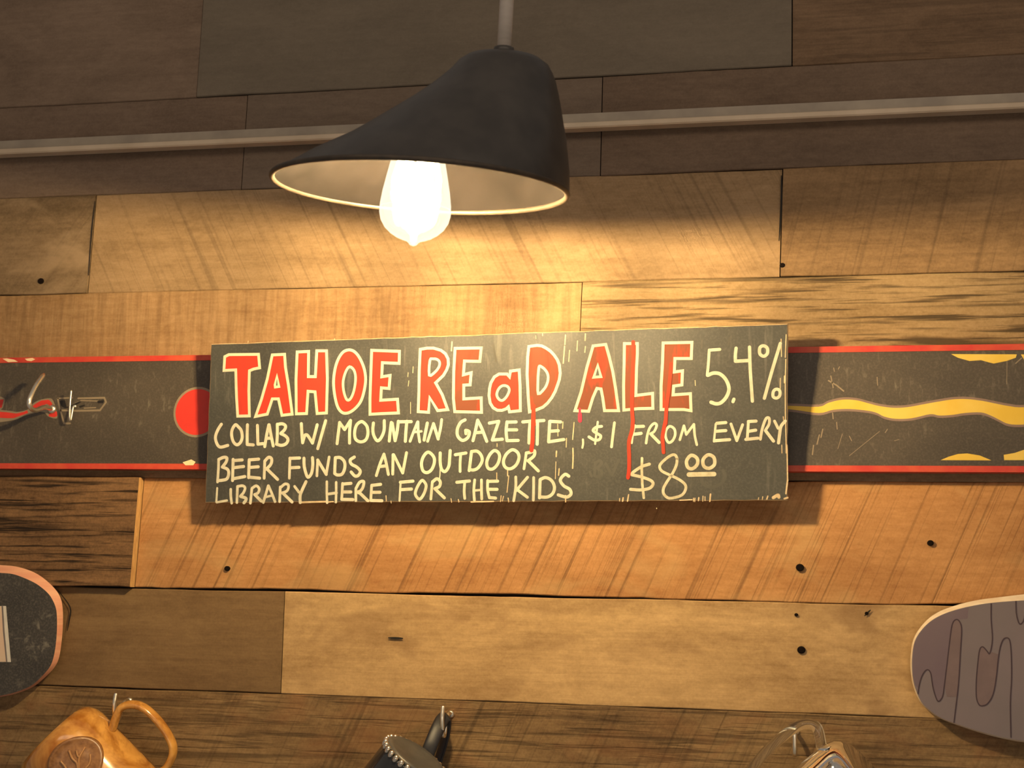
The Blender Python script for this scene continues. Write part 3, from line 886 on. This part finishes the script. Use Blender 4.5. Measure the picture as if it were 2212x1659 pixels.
strokes('wear_mark', '''c:2 1945,90 1940,200; c:2.2 2135,100 2110,390; c:3 2115,540 2118,700 2110,880; c:3 1835,590 1830,680; c:1.6 1825,770 1815,1060; c:2.6 1880,890 1870,1000; c:2.4 1000,920 1000,1010; c:2 1020,1010 990,1290; c:2.6 1990,1345 1990,1455; c:1.6 820,460 820,510;
c:2 2005,370 2000,520; c:2 815,960 815,1070; c:1.8 1855,130 1860,330; h:2.6 1435,30 1425,190; h:2.6 1420,220 1397,510; h:2 1505,290 1490,480; h:2 1640,130 1630,300; h:2.6 1775,10 1770,120; h:2 1775,225 1765,325; h:2 1042,5 1045,40; h:1.4 930,40 932,90;
e:1.6 1440,620 1438,780; e:2.2 1520,20 1508,330; e:2.2 1515,360 1508,700 1510,1200; e:2.2 1513,1200 1520,1650; e:3.4 1500,590 1498,680; e:2 1450,80 1455,320; e:1.6 265,650 268,720; e:1.8 1480,1150 1485,1200; e:1.8 1460,1540 1462,1650;
d:2 860,1395 855,1440; d:2.6 915,1385 905,1445; d:2.6 1010,1335 990,1445; g:3 1705,60 1695,190; g:1.4 1085,960 1085,1130; g:1.4 1050,520 1045,580; g:1.4 1060,640 1050,720; g:1.6 1125,430 1120,520;
j:2 1235,535 1235,565; j:2.2 1250,535 1248,568; j:3 1288,530 1285,560; j:2 1330,515 1328,565; j:2 1350,520 1350,560; j:3.4 1405,495 1398,565; j:3 1975,515 1965,545; j:2 1925,520 1920,550; j:2 1885,530 1880,550; j:7 2030,530 2075,505 2085,525; j:2.6 2165,5 2172,350; j:3.4 2172,350 2155,490; j:4 2140,540 2172,530; j:2 500,540 500,565; j:2.4 537,530 533,565; j:2.6 590,500 580,565;
b:2 980,1350 985,1440; b:2 1065,1440 1070,1475; c:2.4 1010,1390 1020,1455; c:2 890,1350 880,1450; c:2 930,1360 910,1440; c:2 35,1400 45,1460; c:2.4 160,1415 170,1455; a:4 1560,1462 1800,1455; a:4 1800,1455 2000,1450; b:3 0,1455 80,1450; c:3 380,1455 760,1445; j:2.6 1100,555 1220,550; d:1.6 1490,1560 1490,1570; f:2 525,55 520,75; f:2 2000,15 1995,35''', 2, M_wear, 'pale scratches where the paint has worn off', 0.0003)
strokes('erased_mark', '''d:6 440,800 430,1000; ds:6 440,790 520,750 550,800 480,880 560,950 500,1030 430,1010; d:6 620,800 725,1000; d:6 725,1000 840,740; d:5 350,950 380,1020; js:7 1310,340 1340,400 1420,425 1510,390 1550,320 1530,260''', 6, M_ghost, 'faint rubbed-out letters', 0.00018)
strokes('chalk_smear', '''g:3 350,160 345,260; g:3 435,160 430,260; g:4 590,80 640,150; g:3 860,740 860,880; g:4 1010,440 1005,500; h:5 200,200 250,480; h:4 930,30 940,90; b:5 580,560 560,620; b:4 1490,500 1470,560; e:4 360,100 355,200; e:4 740,60 720,160; a:6 1050,510 1010,590; a:5 880,80 920,60''', 4, M_ghost2, 'thin grey chalk smears', 0.00018)

# ------------------------------------------------------------------ hanging lamp
LD = 0.44                                    # lamp axis in front of the wall
C = at(908, 405, -LD)
vray = (C - CAM).normalized()
S = (C - CAM).dot(fwd) / FPX                 # metres per pixel at the lamp
maj = (rgt * 1.0 - upv * 0.070)
maj = (maj - vray * maj.dot(vray)).normalized()
mup = (vray.cross(maj)).normalized()
if mup.z < 0:
    mup = -mup
sb = 0.173
nax = (mup * math.sqrt(1 - sb * sb) + vray * sb).normalized()   # shade axis, pointing up
dep = nax.cross(maj).normalized()
lamp = empty('pendant_lamp', C + nax * (300 * S))
tag(lamp, 'dark angled metal shade with a glowing filament bulb, hanging before the wall', 'lamp')


def L(u, h, w=0.0):
    return C + maj * (u * S) + nax * (h * S) + dep * (w * S)


def circ(u0, h, r, n=64, w0=0.0):
    return [L(u0 + math.cos(2 * math.pi * k / n) * r, h, w0 + math.sin(2 * math.pi * k / n) * r) for k in range(n)]


prof = [(0, 0, 321), (12, 10, 312), (50, 38, 282), (94, 74, 240), (125, 94, 215), (156, 112, 190), (190, 132, 163), (220, 147, 141), (245, 157, 124), (262, 162, 112), (280, 164, 100), (293, 164, 82), (300, 163, 55)]
b = Buf()
b.loft([circ(c, h, r) for h, c, r in prof] + [circ(163, 304, 24)], caps=False)
b.add(circ(163, 304, 24), [tuple(range(64))])
b.loft([circ(163, 302, 24), circ(163, 318, 22), circ(163, 320, 18)], caps=True)
b.build('shade', M_shade, lamp, smooth=True)
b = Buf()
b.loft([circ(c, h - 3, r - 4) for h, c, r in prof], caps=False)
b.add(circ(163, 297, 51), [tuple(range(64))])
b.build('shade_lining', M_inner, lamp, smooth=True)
b = Buf()
b.tube(circ(0, 0, 318), 6 * S, 10, closed=True)
tag(b.build('rim', M_rim, lamp, smooth=True), 'rolled rim catching the light')
b = Buf()
b.loft([circ(163, 312, 15.5, 24), circ(163, 900, 15.5, 24)], caps=True)
tag(b.build('stem', M_steel, lamp, smooth=True), 'pale grey stem')
BU = -8
b = Buf()
b.loft([circ(BU, 118, 34, 32), circ(BU, 128, 42, 32), circ(BU + 4, 150, 44, 32), circ(BU + 10, 165, 34, 32)], caps=True)
b.build('socket', M_socket, lamp, smooth=True)
bp = [(128, 36), (110, 43), (85, 51), (55, 59), (20, 66.5), (-10, 72.5), (-38, 76.5), (-58, 77), (-75, 73), (-90, 64), (-102, 51), (-110, 38), (-115, 25), (-118, 15), (-121, 11), (-126, 7), (-128, 1)]
b = Buf()
b.loft([circ(BU + (h / 190) * 0, h, r, 40) for h, r in bp], caps=True)
bulb = tag(b.build('bulb', M_bulb, lamp, smooth=True), 'clear glowing bulb')
fb = Buf()
for k in range(9):
    a = 2 * math.pi * k / 9 + 0.3

    def fp(h):
        rr_ = 50 - max(0, h - 20) * 0.25 - max(0, -h - 20) * 0.42
        return L(BU + math.cos(a - h * .003) * rr_, h, math.sin(a - h * .003) * rr_)
    fb.tube([fp(70), fp(20), fp(-14)], 5.5 * S, 8, mi=0)
    fb.tube([fp(-14), fp(-32), fp(-50)], 5.5 * S, 8, mi=1)
    fb.tube([fp(-50), fp(-70), fp(-88)], 5.5 * S, 8, mi=0)
fb.loft([circ(BU, -84, 22, 16), circ(BU, -90, 22, 16), circ(BU, -104, 8, 16), circ(BU, -118, 6, 16)], caps=True)
o = fb.build('filament', [M_fil2, M_fil], bulb, smooth=True)

# ------------------------------------------------------------------ skateboard decks
def deck(name, outer, inner, yback, yfront, mface, medge, label):
    c0 = sum((V3((p[0], p[1], 0)) for p in outer), V3()) / len(outer)
    root = empty(name, at(c0.x, c0.y, yback))
    tag(root, label, 'skateboard deck', 'skateboard decks on the wall')
    pb_, pf = Plane((0, yback, 2.2), (1, 0, 0), (0, 0, 1)), Plane((0, yfront, 2.2), (1, 0, 0), (0, 0, 1))
    pm = Plane((0, yback * 0.55 + yfront * 0.45, 2.2), (1, 0, 0), (0, 0, 1))
    O = catmull([(p[0], p[1], 0) for p in outer], False, 5)
    I = catmull([(p[0], p[1], 0) for p in inner], False, 5)
    q = Buf()
    rings = []
    ext = (O[0].x < 600)

    def loop(pl, pts, sh):
        uv = [pl.uv(p.x, p.y) for p in pts]
        u0 = uv[0][0]
        sgn = -1 if ext else 1
        zt2, zb3 = uv[0][1], uv[-1][1]
        zc, hz = (zt2 + zb3) / 2, (zt2 - zb3) / 2
        far = u0 + sgn * 0.62
        arc = [(far + sgn * math.cos(a) * hz * 0.9, zc - math.sin(a) * hz) for a in [math.pi / 2 - math.pi * k / 16 for k in range(17)]]
        arc = [(far + sgn * math.cos(math.pi / 2 - math.pi * k / 16) * hz * 0.9, zc - math.sin(math.pi / 2 - math.pi * k / 16) * hz) for k in range(17)]
        return [pl.pt(*w) for w in uv + arc]
    ro, ri = loop(pb_, O, 0), loop(pf, I, 0)
    rm = loop(pm, O, 0)
    n1 = len(ro)
    q.loft([ro, rm, ri], caps=False)
    q.add(ro, [tuple(range(n1))])
    q.build('edge', medge, root)
    q = Buf()
    uvs = [((p - pf.p0).dot(pf.ex), (p - pf.p0).dot(pf.ey)) for p in ri]
    q.poly(pf, [uvs], 0.0)
    q.build('face', mface, root)
    return root, pf


K6 = crop(0, 1200, 3.614)
out6 = K6(P_('0,74 120,85 240,120 330,170 420,250 470,325 490,420 490,560 480,680 460,800 420,880 340,962 250,1030 120,1080 0,1105'))
in6 = K6(P_('0,135 100,145 200,180 290,225 370,290 412,350 440,430 445,560 435,700 415,805 385,875 320,950 240,1018 118,1068 0,1095'))
d1, pf1 = deck('skateboard_deck', out6, in6, -0.006, -0.024, M_grip, M_pinkply, 'scratched black skateboard deck with pink edge and pale sticker, at lower left')
K86 = crop(0, 1280, 8.295)
q = Buf()
q.poly(pf1, [pxl(pf1, K86(P_('-600,240 110,240 150,700 198,1245 -500,1245')))], 0.0002, 0)
q.poly(pf1, [pxl(pf1, K86(P_('-600,242 58,242 85,700 135,1243 -500,1243')))], 0.0003, 1)
q.poly(pf1, [pxl(pf1, K86(P_('-600,244 30,244 55,700 110,1240 -500,1240')))], 0.0004, 2)
tag(q.build('sticker', [M_white, M_grey, M_peach], d1), 'pale peach sticker with grey border')

K8 = crop(1600, 1270, 3.614)
out8 = K8(P_('2300,42 2212,50 2000,75 1850,95 1700,130 1560,180 1460,245 1380,340 1340,430 1325,560 1330,680 1350,780 1400,890 1470,960 1560,1020 1700,1075 1900,1140 2110,1190 2212,1205 2300,1215'))
in8 = K8(P_('2300,95 2212,97 2000,112 1850,132 1700,165 1570,210 1470,270 1392,355 1352,440 1337,565 1342,685 1362,780 1408,885 1474,952 1562,1013 1702,1067 1902,1130 2110,1180 2212,1192 2300,1200'))
d2, pf2 = deck('skateboard_deck', out8, in8, -0.006, -0.022, M_lilac, M_creamedge, 'lilac skateboard deck with purple wandering lines, at lower right')
LN1 = '1385,825 1390,780 1410,700 1440,648 1465,640 1485,670 1495,740 1510,810 1540,885 1575,850 1590,760 1610,600 1630,430 1650,290 1680,247 1710,265 1725,330 1715,500 1700,750 1665,1050'
LN2 = '1955,125 1955,250 1965,400 1945,510 1920,490 1890,460 1865,485 1850,600 1840,720 1840,850 1860,910 1890,920 1930,900 1970,830 1995,700 2015,520 2040,420 2070,390 2100,410 2112,520 2115,700 2105,900 2110,1165'
LN3 = '2148,105 2152,200 2170,270 2190,280 2215,235 2230,105'
q = Buf()
q.poly(pf2, [pxl(pf2, K8(P_('1385,780 1362,760 1345,680 1342,565 1356,440 1396,358 1474,272 1572,212 1690,172 1780,152 1770,240 1720,245 1680,247 1650,290 1630,430 1610,600 1590,760 1575,850 1540,885 1510,810 1495,740 1485,670 1465,640 1440,648 1410,700')))], 0.0002, 0)
q.poly(pf2, [pxl(pf2, K8(P_('1650,290 1680,247 1710,265 1725,330 1715,500 1700,750 1690,850 1610,850 1590,760 1610,600 1630,430')))], 0.00025, 1)
q.poly(pf2, [pxl(pf2, K8(P_('1890,460 1865,485 1850,600 1840,720 1840,850 1860,910 1890,920 1930,900 1970,830 1995,700 2015,520 1960,500 1945,510 1920,490')))], 0.00025, 1)
tag(q.build('colour_patch', [M_purple, M_mauve], d2), 'darker purple patches')
for ln in (LN1, LN2, LN3):
    q = Buf()
    q.ribbon(pf2, pxl(pf2, K8(P_(ln)), True, False, 4), 2.6 * pf2.mpp(2000, 1450), 0.0004)
    q.build('drawn_line', M_line, d2)


# ------------------------------------------------------------------ hooks
def hook(name, base, outl, drop, rise, r, label, cat, group, mat=M_chrome, lean=0.0):
    """screw hook: shank out of the surface, dips, then turns up at the front"""
    root = empty(name, base)
    tag(root, label, cat, group)
    B = V3(base)
    pts = [B + V3((0, 0.004, 0)), B + V3((0, -outl * 0.35, 0)), B + V3((0, -outl * 0.55, -drop * 0.45)), B + V3((0, -outl * 0.75, -drop)), B + V3((0, -outl * 0.97, -drop * 0.8)),
           B + V3((0, -outl * 1.06, -drop * 0.15 + rise * 0.1)), B + V3((0, -outl * (1.02 - 0.2 * lean), rise * 0.55)), B + V3((0, -outl * (0.98 - 0.55 * lean), rise))]
    P = catmull(pts, False, 6)
    q = Buf()
    q.tube(P, [r] * (len(P) - 1) + [r * 0.7], 12)
    q.build('hook_wire', mat, root, smooth=True)
    q = Buf()
    q.loft([[B + V3((math.cos(a) * rr, y, math.sin(a) * rr)) for a in [2 * math.pi * k / 16 for k in range(16)]] for rr, y in ((r * 1.9, 0.0), (r * 1.9, -0.0015), (r * 1.1, -0.004))], caps=True)
    q.build('collar', mat, root, smooth=True)
    return root


hk = hook('coat_hook', at(113, 884, SKY - 0.0005), 0.056, 0.007, 0.043, 0.0032, 'large bright metal hook screwed into the left of the ski, over its red lettering', 'hook', 'hooks screwed into the ski', lean=0.9)
hk2 = hook('coat_hook', at(163, 878, SKY - 0.0005), 0.014, 0.020, 0.020, 0.0013, 'small thin metal hook beside the arrow print, right of the large hook', 'hook', 'hooks screwed into the ski')


# ------------------------------------------------------------------ mugs hanging under the boards
def mug(name, base_px, yc, axis_deg, tilt, Rm, H, mats, label, mirror=False, ribs=0, handle=(0.02, 0.09, 0.05), flat=(0.005, 0.009), spin=0.0, glass=False):
    """local frame: z from base to mouth, x toward the handle, -y toward the viewer"""
    a = R(axis_deg)
    sx = -1 if mirror else 1
    zax = V3((sx * math.cos(a) * math.cos(R(tilt)), math.sin(R(tilt)), -math.sin(a) * math.cos(R(tilt))))
    xax = V3((sx * math.sin(a), 0, math.cos(a)))
    xax = (xax - zax * xax.dot(zax)).normalized()
    yax = zax.cross(xax).normalized()
    front = yax if yax.y < 0 else -yax
    c = at(base_px[0], base_px[1], yc)
    root = empty(name, c)
    tag(root, label, 'mug', 'mugs hanging from hooks')

    def T(x, f, z):
        return c + xax * x + front * f + zax * z

    def cr(z, r, n=48):
        return [T(math.cos(2 * math.pi * k / n) * r, math.sin(2 * math.pi * k / n) * r, z) for k in range(n)]
    ol = [(0.0, Rm * 0.70), (0.001, Rm * 0.80), (0.006, Rm * 0.90), (0.014, Rm * 0.965), (0.024, Rm)]
    if ribs:
        z0, z1 = 0.016, H * 0.80
        ol = [(0.0, Rm * 0.82), (0.001, Rm * 0.93), (0.004, Rm), (0.012, Rm * 1.005), (0.0155, Rm * 0.99)]
        for k in range(ribs):
            za_ = z0 + (z1 - z0) * k / ribs
            dz = (z1 - z0) / ribs
            ol += [(za_, Rm * 0.965), (za_ + dz * .25, Rm * 0.992), (za_ + dz * .5, Rm), (za_ + dz * .75, Rm * 0.992)]
        ol += [(z1, Rm * 0.965)]
    ol += [(H * 0.86, Rm * 0.99), (H * 0.97, Rm * 0.985), (H, Rm * 0.96)]
    wl = Rm * 0.90
    il = [(H, wl + Rm * 0.02), (H * 0.97, wl), (H * 0.5, wl), (0.018, wl), (0.009, wl * 0.85), (0.008, wl * 0.3)]
    q = Buf()
    q.loft([cr(z, r) for z, r in ol + il], caps=True)
    body = q.build('body', mats[0], root, smooth=True)
    h0, h1, reach = handle
    pts = [T(Rm * 0.93, 0, h0), T(Rm + reach * 0.55, 0, h0 - 0.012), T(Rm + reach * 0.95, 0, h0 + 0.004), T(Rm + reach, 0, (h0 + h1) * 0.5), T(Rm + reach * 0.80, 0, h1 - 0.004), T(Rm + reach * 0.35, 0, h1 + 0.008), T(Rm * 0.93, 0, h1 + 0.006)]
    q = Buf()
    q.tube(catmull(pts, False, 7), 0.006, 14, flat=(flat[0], flat[1], xax))
    q.build('handle', mats[1], root, smooth=True)
    return root, T, Rm


m1, T1, r1 = mug('mug', (112, 1590), -0.082, 44, 12, 0.062, 0.150, (M_stone, M_stone), 'amber glazed stoneware mug with round medallion, lower left', handle=(0.050, 0.122, 0.047), flat=(0.0050, 0.0100))
# the round medallion pressed onto the front of the mug
md = Buf()
mc_z, mr = 0.050, 0.031


def onmug(x, z, lift):
    f = math.sqrt(max(1e-6, r1 * r1 - x * x))
    d = V3((x, f)).normalized()
    return T1(d.x * (r1 + lift), d.y * (r1 + lift), mc_z + z)


rings = []
for rr_, lf in ((1.0, -0.001), (1.0, 0.002), (0.95, 0.0034), (0.88, 0.0034), (0.85, 0.0022), (0.55, 0.0022), (0.25, 0.0022), (0.02, 0.0022)):
    rings.append([onmug(0.020 + math.cos(2 * math.pi * k / 40) * mr * rr_, math.sin(2 * math.pi * k / 40) * mr * rr_, lf) for k in range(40)])
md.loft(rings, caps=True)
medal = tag(md.build('medallion', M_medal, m1, smooth=True), 'brown embossed round medallion')
em = Buf()
# raised plant-like strokes as pressed in the clay
for st in (((0.35, 0.72), (0.18, 0.25), (0.28, -0.30), (0.55, -0.45)), ((-0.30, 0.66), (-0.12, 0.30), (0.12, 0.05), (0.18, -0.40)), ((0.62, 0.40), (0.66, 0.05), (0.50, -0.20)), ((-0.62, 0.20), (-0.40, -0.05), (-0.20, -0.40)), ((-0.55, -0.35), (-0.30, -0.60), (0.10, -0.66)), ((0.02, 0.62), (0.10, 0.40), (0.20, 0.30))):
    # screen right and up, turned into the mug's own axes
    P = []
    for sx_, sy_ in st:
        ca, sa = math.cos(R(44)), math.sin(R(44))
        zl = sx_ * ca - sy_ * sa
        xl = sx_ * sa + sy_ * ca
        P.append(onmug(0.020 + xl * mr * 0.82, zl * mr * 0.82, 0.0026))
    em.tube(catmull(P, False, 5), 0.0014, 8)
em.build('emblem', M_emboss, medal, smooth=True)

# dark mug hanging upside down, its foot with a beaded ring turned up to the right
c2 = at(900, 1637, -0.100)
m2 = empty('mug', c2)
tag(m2, 'glossy black mug with a beaded silver foot ring, hanging by a wide strap handle, centre', 'mug', 'mugs hanging from hooks')
z2 = V3((-0.56, 0.08, -0.83)).normalized()
x2 = (V3((0.83, 0.0, -0.56)) - z2 * V3((0.83, 0.0, -0.56)).dot(z2)).normalized()
y2 = z2.cross(x2).normalized()
R2 = 0.0425


def ring2(z, r, n=48):
    return [c2 + z2 * z + x2 * (math.cos(2 * math.pi * k / n) * r) + y2 * (math.sin(2 * math.pi * k / n) * r) for k in range(n)]


q = Buf()
q.loft([ring2(0.002, R2 * 0.90), ring2(0.004, R2 * 0.97), ring2(0.008, R2 * 0.98), ring2(0.014, R2 * 1.0), ring2(0.05, R2 * 1.06), ring2(0.090, R2 * 1.08), ring2(0.110, R2 * 1.06), ring2(0.113, R2 * 1.03),
        ring2(0.111, R2 * 0.98), ring2(0.05, R2 * 0.96), ring2(0.014, R2 * 0.88), ring2(0.012, R2 * 0.3)], caps=True)
q.build('body', M_navy, m2, smooth=True)
q = Buf()
q.loft([ring2(0.003, R2 * 0.93), ring2(-0.001, R2 * 0.93), ring2(-0.003, R2 * 0.86), ring2(-0.001, R2 * 0.76), ring2(-0.0005, R2 * 0.1)], caps=True)
q.build('foot', M_pewter, m2, smooth=True)
q = Buf()
for p in ring2(0.003, R2 * 0.985, 30):
    rings = []
    for a in [math.pi * t / 6 for t in range(1, 6)]:
        rings.append([p + z2 * (math.cos(a) * 0.0052) + x2 * (math.sin(a) * math.cos(2 * math.pi * k / 10) * 0.0034) + y2 * (math.sin(a) * math.sin(2 * math.pi * k / 10) * 0.0034) for k in range(10)])
    q.loft(rings, caps=True)
tag(q.build('beaded_ring', M_bead, m2, smooth=True), 'shiny beaded ring')
q = Buf()
hp = [at(912, 1662, -0.052), at(926, 1622, -0.056), at(942, 1582, -0.046), at(956, 1554, -0.032), at(966, 1551, -0.024), at(962, 1590, -0.016), at(944, 1650, -0.014), at(926, 1700, -0.030)]
q.tube(catmull(hp, False, 7), 0.005, 14, flat=(0.0085, 0.0028, V3((1, 0, 0.35))))
q.build('handle', M_navyhandle, m2, smooth=True)
m3, T3, r3 = mug('mug', (1872, 1666), -0.080, 42, 12, 0.052, 0.140, (M_glass, M_glass), 'clear glass mug below the lilac deck, right', mirror=True, handle=(0.022, 0.112, 0.034), flat=(0.006, 0.009))

hk_l = hook('cup_hook', at(280, 1514, -0.001), 0.040, 0.024, 0.012, 0.0026, 'metal cup hook holding the amber mug', 'hook', 'cup hooks holding the mugs')


def copy_tree(o, loc, label):
    c = o.copy()
    COL.objects.link(c)
    c.location = loc
    c['label'] = label
    for ch in o.children:
        d = ch.copy()
        COL.objects.link(d)
        d.parent = c
        d.matrix_parent_inverse = ch.matrix_parent_inverse.copy()
    return c


bpy.context.view_layer.update()
copy_tree(hk_l, at(974, 1542, -0.001), 'metal cup hook holding the black ribbed mug')
copy_tree(hk_l, at(1718, 1580, -0.001), 'metal cup hook holding the clear glass mug')
